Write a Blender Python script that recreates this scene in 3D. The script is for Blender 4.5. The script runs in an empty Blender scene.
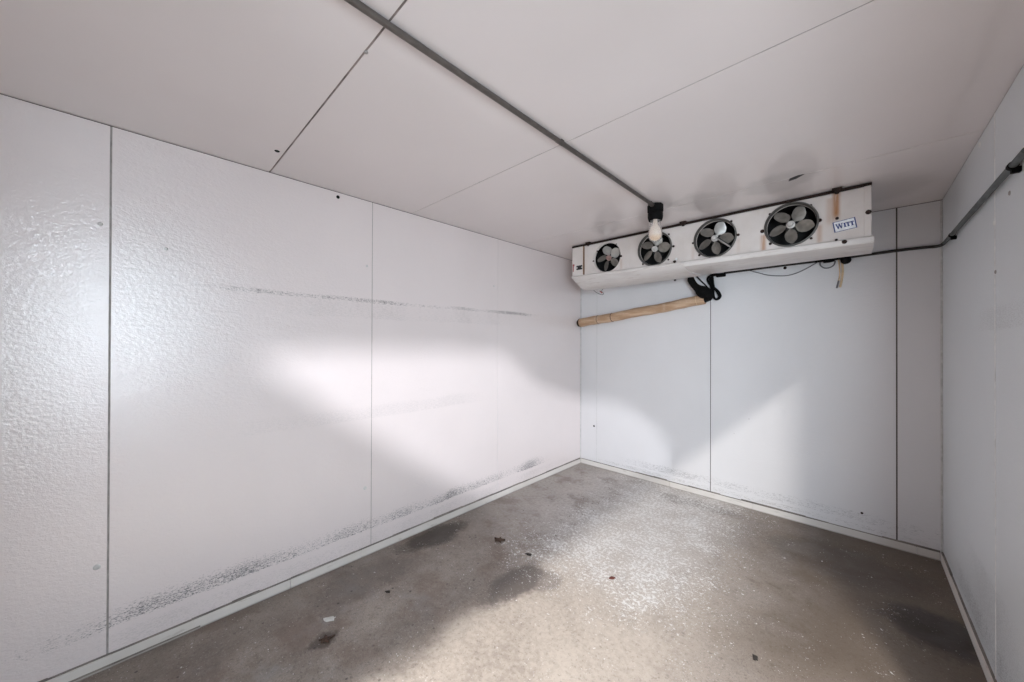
import bpy, bmesh, math, random
from mathutils import Vector, Matrix
random.seed(7)
SC = bpy.context.scene
COL = SC.collection
PI = math.pi

# ------------------------------------------------------------------ sizes
D = 3.78          # back wall
W = 2.818         # right wall
H = 2.406         # ceiling
YF = -1.45        # front wall (behind the camera)
TH = 0.10         # panel thickness
DOOR_Y0, DOOR_Y1, DOOR_Z = -0.50, 1.70, 1.99

# ------------------------------------------------------------------ node helper
class E:
    """small wrapper: arithmetic on shader sockets"""
    def __init__(s, nt, sock): s.nt, s.s = nt, sock
    def _m(s, op, *a, clamp=False):
        n = s.nt.nodes.new('ShaderNodeMath'); n.operation = op; n.use_clamp = clamp
        for i, v in enumerate((s,) + a):
            if isinstance(v, E): s.nt.links.new(v.s, n.inputs[i])
            else: n.inputs[i].default_value = v
        return E(s.nt, n.outputs[0])
    def __add__(s, o): return s._m('ADD', o)
    def __radd__(s, o): return s._m('ADD', o)
    def __sub__(s, o): return s._m('SUBTRACT', o)
    def __mul__(s, o): return s._m('MULTIPLY', o)
    def __rmul__(s, o): return s._m('MULTIPLY', o)
    def __truediv__(s, o): return s._m('DIVIDE', o)
    def pow(s, o): return s._m('POWER', o)
    def abs(s): return s._m('ABSOLUTE')
    def max(s, o): return s._m('MAXIMUM', o)
    def min(s, o): return s._m('MINIMUM', o)
    def sqrt(s): return s._m('SQRT')
    def step(s, a, b):                       # smoothstep a..b (a may exceed b)
        n = s.nt.nodes.new('ShaderNodeMapRange'); n.interpolation_type = 'SMOOTHSTEP'
        s.nt.links.new(s.s, n.inputs[0])
        if a < b: n.inputs[1].default_value, n.inputs[2].default_value, n.inputs[3].default_value, n.inputs[4].default_value = a, b, 0, 1
        else: n.inputs[1].default_value, n.inputs[2].default_value, n.inputs[3].default_value, n.inputs[4].default_value = b, a, 1, 0
        return E(s.nt, n.outputs[0])
    def band(s, a, b, soft=0.02):
        return s.step(a - soft, a + soft) * s.step(b + soft, b - soft)

class Mat:
    def __init__(s, name, rough=0.5, metal=0.0, color=(.8, .8, .8), spec=0.5):
        s.m = bpy.data.materials.new(name); s.m.use_nodes = True
        s.nt = s.m.node_tree
        s.b = s.nt.nodes['Principled BSDF']
        s.b.inputs['Roughness'].default_value = rough
        s.b.inputs['Metallic'].default_value = metal
        s.b.inputs['Base Color'].default_value = (*color, 1)
        s.b.inputs['Specular IOR Level'].default_value = spec
        s._pos = None
    def pos(s):
        if s._pos is None:
            g = s.nt.nodes.new('ShaderNodeNewGeometry'); s._pos = g.outputs['Position']
        return s._pos
    def obj(s):
        t = s.nt.nodes.new('ShaderNodeTexCoord'); s._pos = t.outputs['Object']; return s._pos
    def xyz(s):
        n = s.nt.nodes.new('ShaderNodeSeparateXYZ'); s.nt.links.new(s.pos(), n.inputs[0])
        return [E(s.nt, n.outputs[i]) for i in range(3)]
    def noise(s, scale=(1, 1, 1), detail=4, rough=0.55, dist=0.0, off=(0, 0, 0)):
        mp = s.nt.nodes.new('ShaderNodeMapping'); s.nt.links.new(s.pos(), mp.inputs[0])
        mp.inputs['Scale'].default_value = scale; mp.inputs['Location'].default_value = off
        n = s.nt.nodes.new('ShaderNodeTexNoise'); s.nt.links.new(mp.outputs[0], n.inputs['Vector'])
        n.inputs['Scale'].default_value = 1; n.inputs['Detail'].default_value = detail
        n.inputs['Roughness'].default_value = rough; n.inputs['Distortion'].default_value = dist
        return E(s.nt, n.outputs[0])
    def voro(s, scale=(1, 1, 1), rnd=1.0):
        mp = s.nt.nodes.new('ShaderNodeMapping'); s.nt.links.new(s.pos(), mp.inputs[0])
        mp.inputs['Scale'].default_value = scale
        n = s.nt.nodes.new('ShaderNodeTexVoronoi'); s.nt.links.new(mp.outputs[0], n.inputs['Vector'])
        n.inputs['Scale'].default_value = 1; n.inputs['Randomness'].default_value = rnd
        return E(s.nt, n.outputs['Distance'])
    def rgb(s, c):
        n = s.nt.nodes.new('ShaderNodeRGB'); n.outputs[0].default_value = (*c, 1); return n.outputs[0]
    def mix(s, f, a, b):
        n = s.nt.nodes.new('ShaderNodeMix'); n.data_type = 'RGBA'; n.clamp_factor = True
        if isinstance(f, E): s.nt.links.new(f.s, n.inputs[0])
        else: n.inputs[0].default_value = f
        for i, c in ((6, a), (7, b)):
            if isinstance(c, tuple): n.inputs[i].default_value = (*c, 1)
            else: s.nt.links.new(c, n.inputs[i])
        return n.outputs[2]
    def color(s, sock): s.nt.links.new(sock, s.b.inputs['Base Color'])
    def rough(s, e): s.nt.links.new(e.s, s.b.inputs['Roughness'])
    def bump(s, e, strength=0.2, dist=0.01):
        n = s.nt.nodes.new('ShaderNodeBump'); n.inputs['Strength'].default_value = strength
        n.inputs['Distance'].default_value = dist
        s.nt.links.new(e.s, n.inputs['Height']); s.nt.links.new(n.outputs[0], s.b.inputs['Normal'])

def simple(name, color, rough=0.5, metal=0.0, var=0.12, scale=30, bump=0.0, spec=0.5):
    m = Mat(name, rough, metal, spec=spec)
    n = m.noise((scale,) * 3, 3)
    dk = tuple(c * (1 - var) for c in color); lt = tuple(min(1, c * (1 + var)) for c in color)
    m.color(m.mix(n.step(.3, .7), dk, lt))
    if bump: m.bump(n, bump, .004)
    return m.m

# ------------------------------------------------------------------ wall paint
def wall_material(name, along, dirt, tone=(1, 1, 1), gloss=(.22, .34, .5, 1.5)):
    """white enamelled panel: along = 0/1 world axis that runs along the wall"""
    m = Mat(name, 0.36)
    x, y, z = m.xyz(); a = (x, y)[along]
    def sc(u, v): return (u, 0.7, v) if along == 0 else (0.7, u, v)
    T = lambda c: tuple(v * t for v, t in zip(c, tone))
    base = m.mix(m.noise(sc(.9, .7), 3).step(.25, .75), T((.72, .72, .72)), T((.755, .755, .755)))
    blot = m.noise(sc(4, 3), 5, .6).step(.45, .85)
    col = m.mix(blot * .05, base, T((.5, .5, .5)))
    streak = m.noise(sc(38, 210), 3, .65)           # short horizontal rub marks
    fine = m.noise(sc(120, 330), 2, .6)
    big = m.noise(sc(1.7, 1.6), 4, .6)
    patch = m.noise(sc(2.6, 3.0), 3, .6, off=(5, 2, 7))
    for (z0, z1, up, a0, a1, k, c) in dirt:         # sharp lower limit, fading upward over "up"
        wob = (m.noise(sc(1.1, 0), 3) - .5) * .05
        zz = z + wob
        msk = zz.step(z0 - .012, z0 + .012) * zz.step(z1 + up, z1) * a.step(a0 - .35, a0 + .35) * a.step(a1 + .35, a1 - .35)
        sp = (streak * .5 + fine * .5 + (big - .5) * .26 + (patch - .5) * .20 + (msk - 1) * .14).step(.475, .59)
        col = m.mix(msk * sp * k, col, c)
    speck = m.voro(sc(11, 12)).step(.06, .03) * m.noise(sc(5, 5), 2).step(.60, .66)
    col = m.mix(speck * .55, col, (.20, .18, .17))
    m.color(col)
    em = m.noise(sc(50, 85), 3, .7)                # orange-peel of the embossed sheet
    em2 = m.noise(sc(5, 14), 3, .5)
    m.bump(em * 1.0 + em2 * .9 + fine * .22, gloss[0], .006)
    m.b.inputs['Roughness'].default_value = gloss[1]; m.b.inputs['IOR'].default_value = gloss[3]
    m.b.inputs['Specular IOR Level'].default_value = gloss[2]
    return m.m

M = {}
GREY = (.10, .10, .105)
M['wall_l'] = wall_material('left wall enamel', 1, [
    (.165, .20, .10, -.3, 3.1, .85, (.15, .15, .16)),
    (.163, .174, .012, -.1, 3.2, .75, (.13, .13, .14)),
    (1.708, 1.730, .025, .2, 3.1, .85, (.22, .20, .20)),
    (1.60, 1.69, .06, .5, 2.6, .22, (.33, .31, .31)),
    (.92, .99, .06, .3, 2.3, .15, (.27, .27, .28)),
    (.05, .12, .05, -.2, 3.6, .22, (.25, .24, .23))], (1.075, .975, .965), (.30, .16, 1.0, 1.62))
M['wall_b'] = wall_material('back wall enamel', 0, [
    (.12, .17, .06, .55, 2.8, .50, (.20, .19, .19)),
    (.07, .10, .02, .2, 2.8, .45, (.22, .20, .18)),
    (.15, .3, .3, 2.72, 2.85, .30, (.3, .3, .3))], (1.02, 1, 1.01))
M['wall_r'] = wall_material('right wall enamel', 1, [
    (.06, .42, .06, 2.0, 3.2, .34, (.30, .31, .32)),
    (.10, .18, .10, 1.8, 3.4, .50, (.22, .23, .24)),
    (1.5, 1.58, .06, 1.7, 2.9, .30, (.32, .32, .32))], (.95, .985, 1.015))
M['wall_f'] = wall_material('front wall enamel', 0, [(.16, .24, .1, 0, 2.8, .5, GREY)])

def ceil_material():
    m = Mat('ceiling enamel', .3)
    x, y, z = m.xyz()
    col = m.mix(m.noise((.8, .8, .8), 3).step(.3, .7), (.75, .69, .68), (.78, .72, .71))
    col = m.mix(m.noise((2.2, 2.2, 2.2), 3, .5).step(.3, .9) * .12, col, (.52, .50, .49))
    # dark smudges; those before the fans paint the fans' reflections into the colour
    for cx, cy, r, k in ((1.62, 2.72, .20, .28), (2.05, 2.74, .22, .30), (.9, 2.75, .2, .18), (2.45, 3.3, .35, .25)):
        d = ((x - cx) * (x - cx) + (y - cy) * (y - cy)).sqrt() + (m.noise((6, 6, 6), 3) - .5) * .18
        col = m.mix(d.step(r, r * .55) * k, col, (.36, .34, .33))
    m.color(col)
    n = m.noise((7, 7, 7), 3); n2 = m.noise((45, 45, 45), 2)
    m.bump(n * .5 + n2 * .12, .08, .006)
    m.rough(m.noise((3, 3, 3), 3).step(.3, .7) * .05 + .11)
    return m.m
M['ceil'] = ceil_material()

def floor_material():
    m = Mat('worn concrete', .6)
    x, y, z = m.xyz()
    big = m.noise((1.1, 1.1, 1), 5, .6, .4)
    mid = m.noise((4.5, 4.5, 1), 5, .62, .3, (3, 1, 0))
    fine = m.noise((38, 38, 1), 4, .6)
    grit = m.noise((160, 160, 1), 2, .6)
    col = m.mix((big * .55 + mid * .45).step(.36, .66), (.205, .168, .141), (.40, .342, .298))
    col = m.mix(fine.step(.45, .75) * .5, col, (.32, .285, .26))
    col = m.mix(grit.step(.50, .68) * .40, col, (.10, .08, .066))
    dk = m.noise((11, 11, 1), 5, .7, off=(4, 9, 0)).step(.56, .74)
    col = m.mix(dk * .50, col, (.085, .064, .051))
    dk2 = m.noise((26, 26, 1), 4, .7, off=(1, 7, 0)).step(.56, .70)
    col = m.mix(dk2 * .42, col, (.075, .057, .046))
    pits = (m.noise((62, 62, 1), 3, .65, off=(6, 2, 0))).step(.55, .68)
    col = m.mix(pits * .42, col, (.075, .058, .047))
    lite = (m.noise((85, 85, 1), 2, .6, off=(3, 8, 0))).step(.58, .70)
    col = m.mix(lite * .40, col, (.45, .41, .38))
    # paler along the sunlit strip: brightness of the light put into the colour
    lit_band = (x + (mid - .5) * .16).step(.84, .99) * (x + (big - .5) * .6).step(2.15, 1.55)
    col = m.mix(lit_band * (mid.step(.3, .6) * .14 + .40 + fine.step(.35, .65) * .26 - pits * .25) * y.step(3.6, 1.6).max(.0), col, (.54, .47, .405))
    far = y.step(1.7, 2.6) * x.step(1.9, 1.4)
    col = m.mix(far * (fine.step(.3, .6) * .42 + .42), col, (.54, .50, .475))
    # brown tide on the right and along the back, partly shade put into the colour
    rt = (x + (mid - .5) * .9).step(1.75, 2.35) * y.step(1.0, 2.4)
    col = m.mix(rt * .72, col, (.088, .058, .034))
    lt = (x + (mid - .5) * .5).step(.55, .15)
    col = m.mix(lt * .30, col, (.13, .098, .078))
    red = m.noise((3.6, 3.6, 1), 5, .65, off=(7, 1, 0)).step(.48, .66) * x.step(1.0, .7)
    col = m.mix(red * .50, col, (.135, .085, .062))
    gr = m.noise((2.8, 2.8, 1), 4, .6, off=(1, 6, 0)).step(.52, .68) * x.step(.9, .6) * y.step(1.6, 1.0)
    col = m.mix(gr * .45, col, (.27, .265, .265))
    def stain(cx, cy, rx, ry, k, c, wob=.5):
        nonlocal col
        u = (x - cx) / rx; v = (y - cy) / ry
        d = (u * u + v * v).sqrt() + (mid - .5) * wob * 2 + (fine - .5) * wob
        col = m.mix(d.step(1.05, .55) * k, col, c)
    stain(.13, 1.60, .14, .34, .85, (.045, .034, .027))
    stain(.92, 1.66, .13, .30, .80, (.085, .070, .064), .35)
    stain(1.04, 1.80, .11, .13, .55, (.14, .12, .11), .3)
    stain(2.68, 2.85, .22, .22, .9, (.035, .027, .022))
    stain(2.35, 3.3, .5, .3, .5, (.06, .045, .035))
    stain(1.35, 3.55, .5, .12, .45, (.09, .07, .06))
    stain(.54, .71, .05, .07, .7, (.05, .036, .028), .9)
    stain(.25, 1.05, .2, .35, .4, (.10, .08, .07))
    # spilt white paint chips
    area = (x.band(.60, 1.75, .35) * y.step(1.45, 2.2) * 1.05 + .08)
    clus = m.noise((5, 5, 1), 4, .65, off=(2, 5, 0))
    chip = (m.noise((48, 48, 1), 3, .6) + area * .16 + (clus - .5) * .36).step(.695, .755)
    chip2 = (m.noise((110, 110, 1), 2, .6, off=(1, 1, 0)) + area * .16 + (clus - .5) * .32).step(.70, .76)
    smear = (m.noise((13, 13, 1), 6, .75) + area * .20 + (clus - .5) * .35).step(.66, .84)
    col = m.mix(smear * .5, col, (.50, .48, .46))
    col = m.mix(chip * .85, col, (.74, .725, .71))
    col = m.mix(chip2 * .8, col, (.68, .66, .645))
    # dark specks
    ds = (m.voro((15, 15, 1)) + (fine - .5) * .12).step(.12, .07) * m.noise((5, 5, 1), 2, off=(8, 3, 0)).step(.44, .54)
    col = m.mix(ds * (x.step(1.15, .75) * .6 + .18), col, (.04, .03, .025))
    m.color(col)
    m.bump(mid * .6 + fine * .35 + grit * .2 + chip * .3, .35, .006)
    m.rough(mid.step(.3, .7) * .25 + .38)
    return m.m
M['floor'] = floor_material()

def trim_material():
    m = Mat('painted trim', .5)
    n = m.noise((7, 7, 30), 4, .6)
    col = m.mix(m.noise((2, 2, 2), 3).step(.3, .7), (.64, .60, .56), (.73, .695, .66))
    col = m.mix(n.step(.6, .75) * .5, col, (.33, .28, .24))
    x, y, z = m.xyz()
    col = m.mix(z.step(.012, .0) * .7, col, (.16, .13, .11))
    m.color(col); return m.m
M['trim'] = trim_material()
M['gap'] = simple('grimy joint', (.10, .085, .075), .8)
M['gap_mid'] = simple('grey joint', (.33, .305, .29), .8)
M['gap_light'] = simple('pale joint', (.58, .57, .56), .7)
M['gap_ceil'] = simple('brown ceiling joint', (.20, .165, .15), .8, 0, .5, 9)
M['bead'] = simple('dirty sealant bead', (.21, .185, .165), .8, 0, .35, 6)
M['caulk'] = simple('white caulk bead', (.82, .82, .81), .5)
M['steel_rail'] = simple('bare metal edge', (.42, .41, .40), .4, .6)

def unit_material():
    m = Mat('white enamelled sheet metal', .38)
    x, y, z = m.xyz()
    col = m.mix(m.noise((5, 5, 5), 4).step(.3, .7), (.66, .60, .565), (.73, .675, .645))
    col = m.mix(m.noise((14, 14, 4), 4, .65).step(.58, .78) * .25, col, (.45, .37, .31))
    drip = m.noise((60, 20, 5), 3, .6)
    for cx, w, z0, z1, k in ((2.312, .018, 2.23, 2.40, .95), (2.285, .022, 2.20, 2.36, .35), (1.934, .016, 2.08, 2.20, .75), (2.232, .014, 2.08, 2.2, .45), (.48, .008, 2.1, 2.38, .9),
                             (.87, .012, 2.10, 2.2, .25), (1.475, .012, 2.1, 2.2, .2), (1.783, .012, 2.1, 2.2, .2)):
        msk = ((x - cx).abs() + (drip - .5) * w * .9).step(w * 1.6, w * .1) * z.step(z0 - .03, z0 + .03) * z.step(z1 + .01, z1 - .01)
        col = m.mix(msk * k * drip.step(.15, .55), col, (.40, .17, .055))
    m.color(col)
    m.bump(m.noise((6, 6, 6), 2), .05, .01)
    return m.m
M['unit'] = unit_material()
def pan_material():
    m = Mat('white drain pan', .35)
    col = m.mix(m.noise((3, 9, 9), 4).step(.3, .7), (.62, .575, .55), (.72, .68, .655))
    col = m.mix(m.noise((7, 30, 40), 4, .65).step(.56, .72) * .45, col, (.38, .30, .25))
    m.color(col); m.bump(m.noise((9, 9, 9), 3), .10, .008); return m.m
M['pan'] = pan_material()
M['inside'] = simple('dark fan cavity', (.008, .007, .007), .9, spec=.1)
M['coil'] = simple('dark coil fins', (.03, .03, .03), .6, .3)
M['ring'] = simple('grey fan ring', (.13, .125, .115), .5, .3)
M['blade'] = simple('dull aluminium blade', (.26, .24, .215), .42, .4, .25, 14)
M['blade_bright'] = simple('bright aluminium blade', (.40, .385, .365), .36, .35, .1, 14)  # lighter copy of the blade metal for blades that catch the light
M['hub'] = simple('hub metal', (.62, .60, .58), .45, .2)
M['hub_red'] = simple('reddish hub', (.42, .27, .24), .45, .3)
M['motor'] = simple('dark motor', (.05, .048, .047), .5, .3)
M['screw'] = simple('rusty screw', (.035, .022, .018), .7, .1, spec=.2)
M['rail'] = simple('rusty dark rail', (.030, .019, .016), .8, spec=.15)  # real brackets, and the strip that paints the gap's shade
M['rust'] = simple('rusty strip', (.17, .085, .04), .8, 0, .35, 60)
M['plate'] = simple('white label stock', (.84, .85, .88), .4)
M['blue'] = simple('navy ink', (.035, .06, .22), .45)
M['blackink'] = simple('black ink', (.01, .01, .01), .5)
M['redink'] = simple('red ink', (.35, .05, .05), .5)
M['blk'] = simple('black rubber', (.005, .005, .005), .8, spec=.12)
M['blkbox'] = simple('black fixture enamel', (.005, .0045, .0045), .75, spec=.12)
M['conduit'] = simple('dull conduit', (.125, .108, .098), .45, .5, .12, 25)
M['foam'] = simple('grey pipe insulation', (.085, .092, .092), .65, 0, .2, 20, .1)
M['line'] = simple('dark line', (.04, .036, .033), .7, spec=.2)
M['tan'] = simple('tan wire', (.72, .54, .34), .5)
M['greywire'] = simple('grey wire', (.16, .15, .155), .5)
M['redwire'] = simple('red wire', (.35, .05, .04), .5)
M['whitefit'] = simple('white plastic', (.8, .8, .8), .4)
def wrap_material():
    m = Mat('tan paper wrap', .7)
    m.obj()
    n = m.noise((4, 30, 30), 4, .6)
    col = m.mix(n.step(.35, .65), (.44, .275, .165), (.60, .42, .285))
    col = m.mix(m.noise((9, 9, 9), 4, .6).step(.55, .75) * .5, col, (.66, .52, .41))
    m.color(col); m.bump(n, .15, .004); return m.m
M['wrap'] = wrap_material()
M['wrapdk'] = simple('dark tape edge', (.10, .055, .035), .8)
M['leaf'] = simple('dry leaf', (.065, .036, .024), .8, 0, .4, 90)
M['bit'] = simple('dark debris', (.03, .024, .02), .8)
M['redbit'] = simple('red debris', (.13, .035, .025), .7)
M['whitebit'] = simple('pale scrap', (.62, .61, .58), .7)
M['asphalt'] = simple('outside paving', (.22, .21, .20), .9, 0, .2, 20)
M['render'] = simple('outside render', (.5, .5, .5), .9, 0, .1, 8)  # only for the added wall that masks the light

def glass_mat():
    m = bpy.data.materials.new('clear jar glass'); m.use_nodes = True
    nt = m.node_tree; b = nt.nodes['Principled BSDF']
    b.inputs['Base Color'].default_value = (.97, .95, .94, 1)
    b.inputs['Roughness'].default_value = .10
    b.inputs['IOR'].default_value = 1.25
    b.inputs['Transmission Weight'].default_value = .90
    return m
M['glass'] = glass_mat()
def bulb_mat():
    m = Mat('frosted lamp bulb', .35)
    x, y, z = m.xyz()
    m.color(m.mix(z.step(2.205, 2.165), (.88, .85, .82), (.85, .66, .46)))
    m.b.inputs['Emission Color'].default_value = (1, .72, .48, 1)
    m.b.inputs['Emission Strength'].default_value = .16
    return m.m
M['bulb'] = bulb_mat()

# ------------------------------------------------------------------ mesh helpers
def link(name, bm, mats, parent=None, smooth=False, kind=None):
    me = bpy.data.meshes.new(name)
    bmesh.ops.recalc_face_normals(bm, faces=bm.faces[:])
    bm.to_mesh(me); bm.free()
    for m in (mats if isinstance(mats, (list, tuple)) else [mats]): me.materials.append(m)
    if smooth:
        for p in me.polygons: p.use_smooth = True
        try: me.set_sharp_from_angle(angle=math.radians(40))
        except Exception: pass
    o = bpy.data.objects.new(name, me); COL.objects.link(o)
    if parent: o.parent = parent; o.matrix_parent_inverse = Matrix.Translation(-Vector(parent.location)) if parent.type == 'EMPTY' else Matrix()
    if kind: o['kind'] = kind
    return o
def empty(name, loc, label, cat, group=None):
    o = bpy.data.objects.new(name, None); COL.objects.link(o); o.location = loc
    o.empty_display_size = .05
    o['label'] = label; o['category'] = cat
    if group: o['group'] = group
    return o
def tag(o, label, cat, group=None):
    o['label'] = label; o['category'] = cat
    if group: o['group'] = group
    return o
def recenter(o):
    """move a top-level mesh's origin to the middle of its base"""
    vs = [v.co.copy() for v in o.data.vertices]
    c = Vector((sum(v.x for v in vs) / len(vs), sum(v.y for v in vs) / len(vs), min(v.z for v in vs)))
    o.data.transform(Matrix.Translation(-c)); o.location = c
    return o
def box(bm, p0, p1, mi=0, bevel=0.0):
    vs = [bm.verts.new((x, y, z)) for x in (p0[0], p1[0]) for y in (p0[1], p1[1]) for z in (p0[2], p1[2])]
    fs = []
    for idx in ((0, 1, 3, 2), (4, 6, 7, 5), (0, 4, 5, 1), (2, 3, 7, 6), (0, 2, 6, 4), (1, 5, 7, 3)):
        f = bm.faces.new([vs[i] for i in idx]); f.material_index = mi; fs.append(f)
    if bevel:
        es = list({e for f in fs for e in f.edges})
        r = bmesh.ops.bevel(bm, geom=es, offset=bevel, segments=2, affect='EDGES', profile=.6)
        for f in r['faces']: f.material_index = mi
    return fs
def catmull(pts, n=6):
    P = [Vector(p) for p in pts]; out = []
    for i in range(len(P) - 1):
        p0, p1, p2, p3 = P[max(i - 1, 0)], P[i], P[i + 1], P[min(i + 2, len(P) - 1)]
        for k in range(n):
            t = k / n
            out.append(.5 * ((2 * p1) + (p2 - p0) * t + (2 * p0 - 5 * p1 + 4 * p2 - p3) * t * t + (3 * p1 - p0 - 3 * p2 + p3) * t ** 3))
    out.append(P[-1]); return out
def tube(bm, pts, r, seg=12, mi=0, caps=True):
    P = [Vector(p) for p in pts]; n = len(P)
    R = r if isinstance(r, (list, tuple)) else [r] * n
    t = (P[1] - P[0]).normalized()
    u = t.orthogonal().normalized(); rings = []
    for i in range(n):
        t2 = ((P[min(i + 1, n - 1)] - P[max(i - 1, 0)])).normalized()
        ax = t.cross(t2)
        if ax.length > 1e-6: u = Matrix.Rotation(t.angle(t2), 3, ax.normalized()) @ u
        t = t2; v = t.cross(u).normalized(); u = v.cross(t).normalized()
        rings.append([bm.verts.new(P[i] + R[i] * (math.cos(2 * PI * k / seg) * u + math.sin(2 * PI * k / seg) * v)) for k in range(seg)])
    for a, b in zip(rings, rings[1:]):
        for k in range(seg):
            f = bm.faces.new((a[k], a[(k + 1) % seg], b[(k + 1) % seg], b[k])); f.material_index = mi
    if caps:
        for rg in (rings[0], rings[-1]):
            f = bm.faces.new(rg); f.material_index = mi
def lathe(bm, prof, seg=32, mat=Matrix(), mi=0, close=False):
    """profile of (r, h) turned about local z, then placed by mat"""
    rings = []
    for r, h in prof:
        if r < 1e-6: rings.append([bm.verts.new(mat @ Vector((0, 0, h)))])
        else: rings.append([bm.verts.new(mat @ Vector((r * math.cos(2 * PI * k / seg), r * math.sin(2 * PI * k / seg), h))) for k in range(seg)])
    pr = list(zip(rings, rings[1:])) + ([(rings[-1], rings[0])] if close else [])
    for a, b in pr:
        for k in range(seg):
            k2 = (k + 1) % seg
            if len(a) == 1 and len(b) == 1: continue
            if len(a) == 1: f = bm.faces.new((a[0], b[k2], b[k]))
            elif len(b) == 1: f = bm.faces.new((a[k], a[k2], b[0]))
            else: f = bm.faces.new((a[k], a[k2], b[k2], b[k]))
            f.material_index = mi
def prism(bm, poly, ext, mi=0):
    """extrude a 3-D polygon by the vector ext"""
    a = [bm.verts.new(p) for p in poly]; b = [bm.verts.new(Vector(p) + Vector(ext)) for p in poly]
    fs = [bm.faces.new(a), bm.faces.new(b[::-1])]
    n = len(a)
    for i in range(n): fs.append(bm.faces.new((a[i], b[i], b[(i + 1) % n], a[(i + 1) % n])))
    for f in fs: f.material_index = mi
    return fs

# ------------------------------------------------------------------ setting
GZ = .0025     # depth of the joint recess
def panel_wall(name, axis, face, out, a0, a1, seams, mat, z1=H - .004, opening=None):
    """a wall of tall panels. axis: 0 runs along x, 1 runs along y; face: plane; out: +1/-1 outward; seams: (pos, width, material index 1..4)"""
    bm = bmesh.new()
    def bx(u0, u1, zz0, zz1, d0, d1, mi):
        f0, f1 = sorted((face + out * d0, face + out * d1))
        if axis == 0: box(bm, (u0, f0, zz0), (u1, f1, zz1), mi)
        else: box(bm, (f0, u0, zz0), (f1, u1, zz1), mi)
    cuts = sorted(seams); u = a0; spans = []
    for p, w, mi in cuts:
        spans.append((u, p - w / 2)); u = p + w / 2
        bx(p - w / 2, p + w / 2, 0, z1, GZ if mi != 4 else -.0012, TH, mi)
    spans.append((u, a1))
    for s0, s1 in spans:
        if opening and s0 < opening[1] and s1 > opening[0]:
            o0, o1, oz = opening
            if s0 < o0: bx(s0, o0, 0, z1, 0, TH, 0)
            if s1 > o1: bx(o1, s1, 0, z1, 0, TH, 0)
            bx(max(s0, o0), min(s1, o1), oz, z1, 0, TH, 0)
        else: bx(s0, s1, 0, z1, 0, TH, 0)
    bx(a0, a1, z1, H, GZ, TH, 1)        # dark joint under the ceiling
    return link(name, bm, [mat, M['gap'], M['gap_mid'], M['gap_light'], M['caulk']], kind='structure')

wl = panel_wall('wall_left', 1, 0.0, -1, YF, D, [(-1.21, .009, 2), (-.0125, .007, 2), (1.1885, .005, 2), (2.388, .004, 3)], M['wall_l'])
wb = panel_wall('wall_back', 0, D, 1, -TH, W + TH, [(.0015, .003, 2), (.2186, .005, 3), (1.4183, .006, 1), (2.6086, .008, 1)], M['wall_b'])
wr = panel_wall('wall_right', 1, W, 1, YF, D, [(2.526, .010, 4)], M['wall_r'], opening=(DOOR_Y0, DOOR_Y1, DOOR_Z))
wf = panel_wall('wall_front', 0, YF, -1, -TH, W + TH, [(.22, .006, 3), (1.42, .006, 3), (2.6, .006, 3)], M['wall_f'])

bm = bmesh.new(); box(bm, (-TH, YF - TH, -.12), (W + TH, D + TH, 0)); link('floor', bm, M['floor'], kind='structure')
# ceiling: panels crossing the room with thin joints
bm = bmesh.new(); u = YF - TH
for p, w, mi in [(-.32, .008, 1), (.588, .007, 2), (1.492, .005, 2), (2.695, .005, 2)]:
    box(bm, (-TH, u, H), (W + TH, p - w / 2, H + TH), 0)
    box(bm, (-TH, p - w / 2, H + .002), (W + TH, p + w / 2, H + TH), mi); u = p + w / 2
box(bm, (-TH, u, H), (W + TH, D + TH, H + TH), 0)
link('ceiling', bm, [M['ceil'], M['gap'], M['gap_ceil']], kind='structure')

# skirting angles: an upright strip with a ragged dark bead behind its top edge and a thin foot
def skirting(name, axis, face, inn, a0, a1, hgt, breaks, foot=None):
    bm = bmesh.new()
    def bx(u0, u1, d0, d1, z0, z1, mi, bev=0):
        f0, f1 = sorted((face + inn * d0, face + inn * d1))
        if axis == 0: box(bm, (u0, f0, z0), (u1, f1, z1), mi, bev)
        else: box(bm, (f0, u0, z0), (f1, u1, z1), mi, bev)
    cuts = [a0] + list(breaks) + [a1]
    for s0, s1 in zip(cuts, cuts[1:]):
        bx(s0 + .0012, s1 - .0012, 0.002, .012, 0.0, hgt, 0, .002)
    if foot:
        f0, f1 = foot
        prism(bm, [(.012, f0, 0), (.028, f0, 0), (.0145, f1, 0), (.012, f1, 0)], (0, 0, .006), 0)
        prism(bm, [(.0118, f0, .006), (.0155, f0, .006), (.0125, f1, .006), (.0118, f1, .006)], (0, 0, .008), 1)
    # grimy bead on top, in short lengths of changing height
    u = a0; rnd = random.Random(name)
    while u < a1 - .01:
        l = min(rnd.uniform(.08, .3), a1 - u)
        bx(u, u + l, 0, .006 + rnd.uniform(0, .003), hgt - .003, hgt + rnd.uniform(.004, .013), 1)
        u += l
    return link(name, bm, [M['trim'], M['bead']], kind='structure')
skirting('baseboard_left', 1, 0.0, 1, YF, D - .012, .052, (-.35, .70, 1.12, 2.6), (YF, .30))
skirting('baseboard_back', 0, D, -1, .012, W - .012, .054, (.26, 1.05, 1.75, 2.70))
skirting('baseboard_right', 1, W, -1, DOOR_Y1 + .06, D - .012, .055, (2.15, 2.72, 3.45))
# joint bead running up the back right corner and along the right wall's top
bm = bmesh.new(); tube(bm, [(W - .004, D - .004, .06), (W - .004, D - .004, H - .01)], .006, 8)
link('trim_1', bm, M['gap_light'], kind='structure', smooth=True)
bm = bmesh.new(); tube(bm, [(.004, D - .004, .06), (.004, D - .004, H - .01)], .005, 8)
link('trim_2', bm, M['gap_light'], kind='structure', smooth=True)
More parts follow.
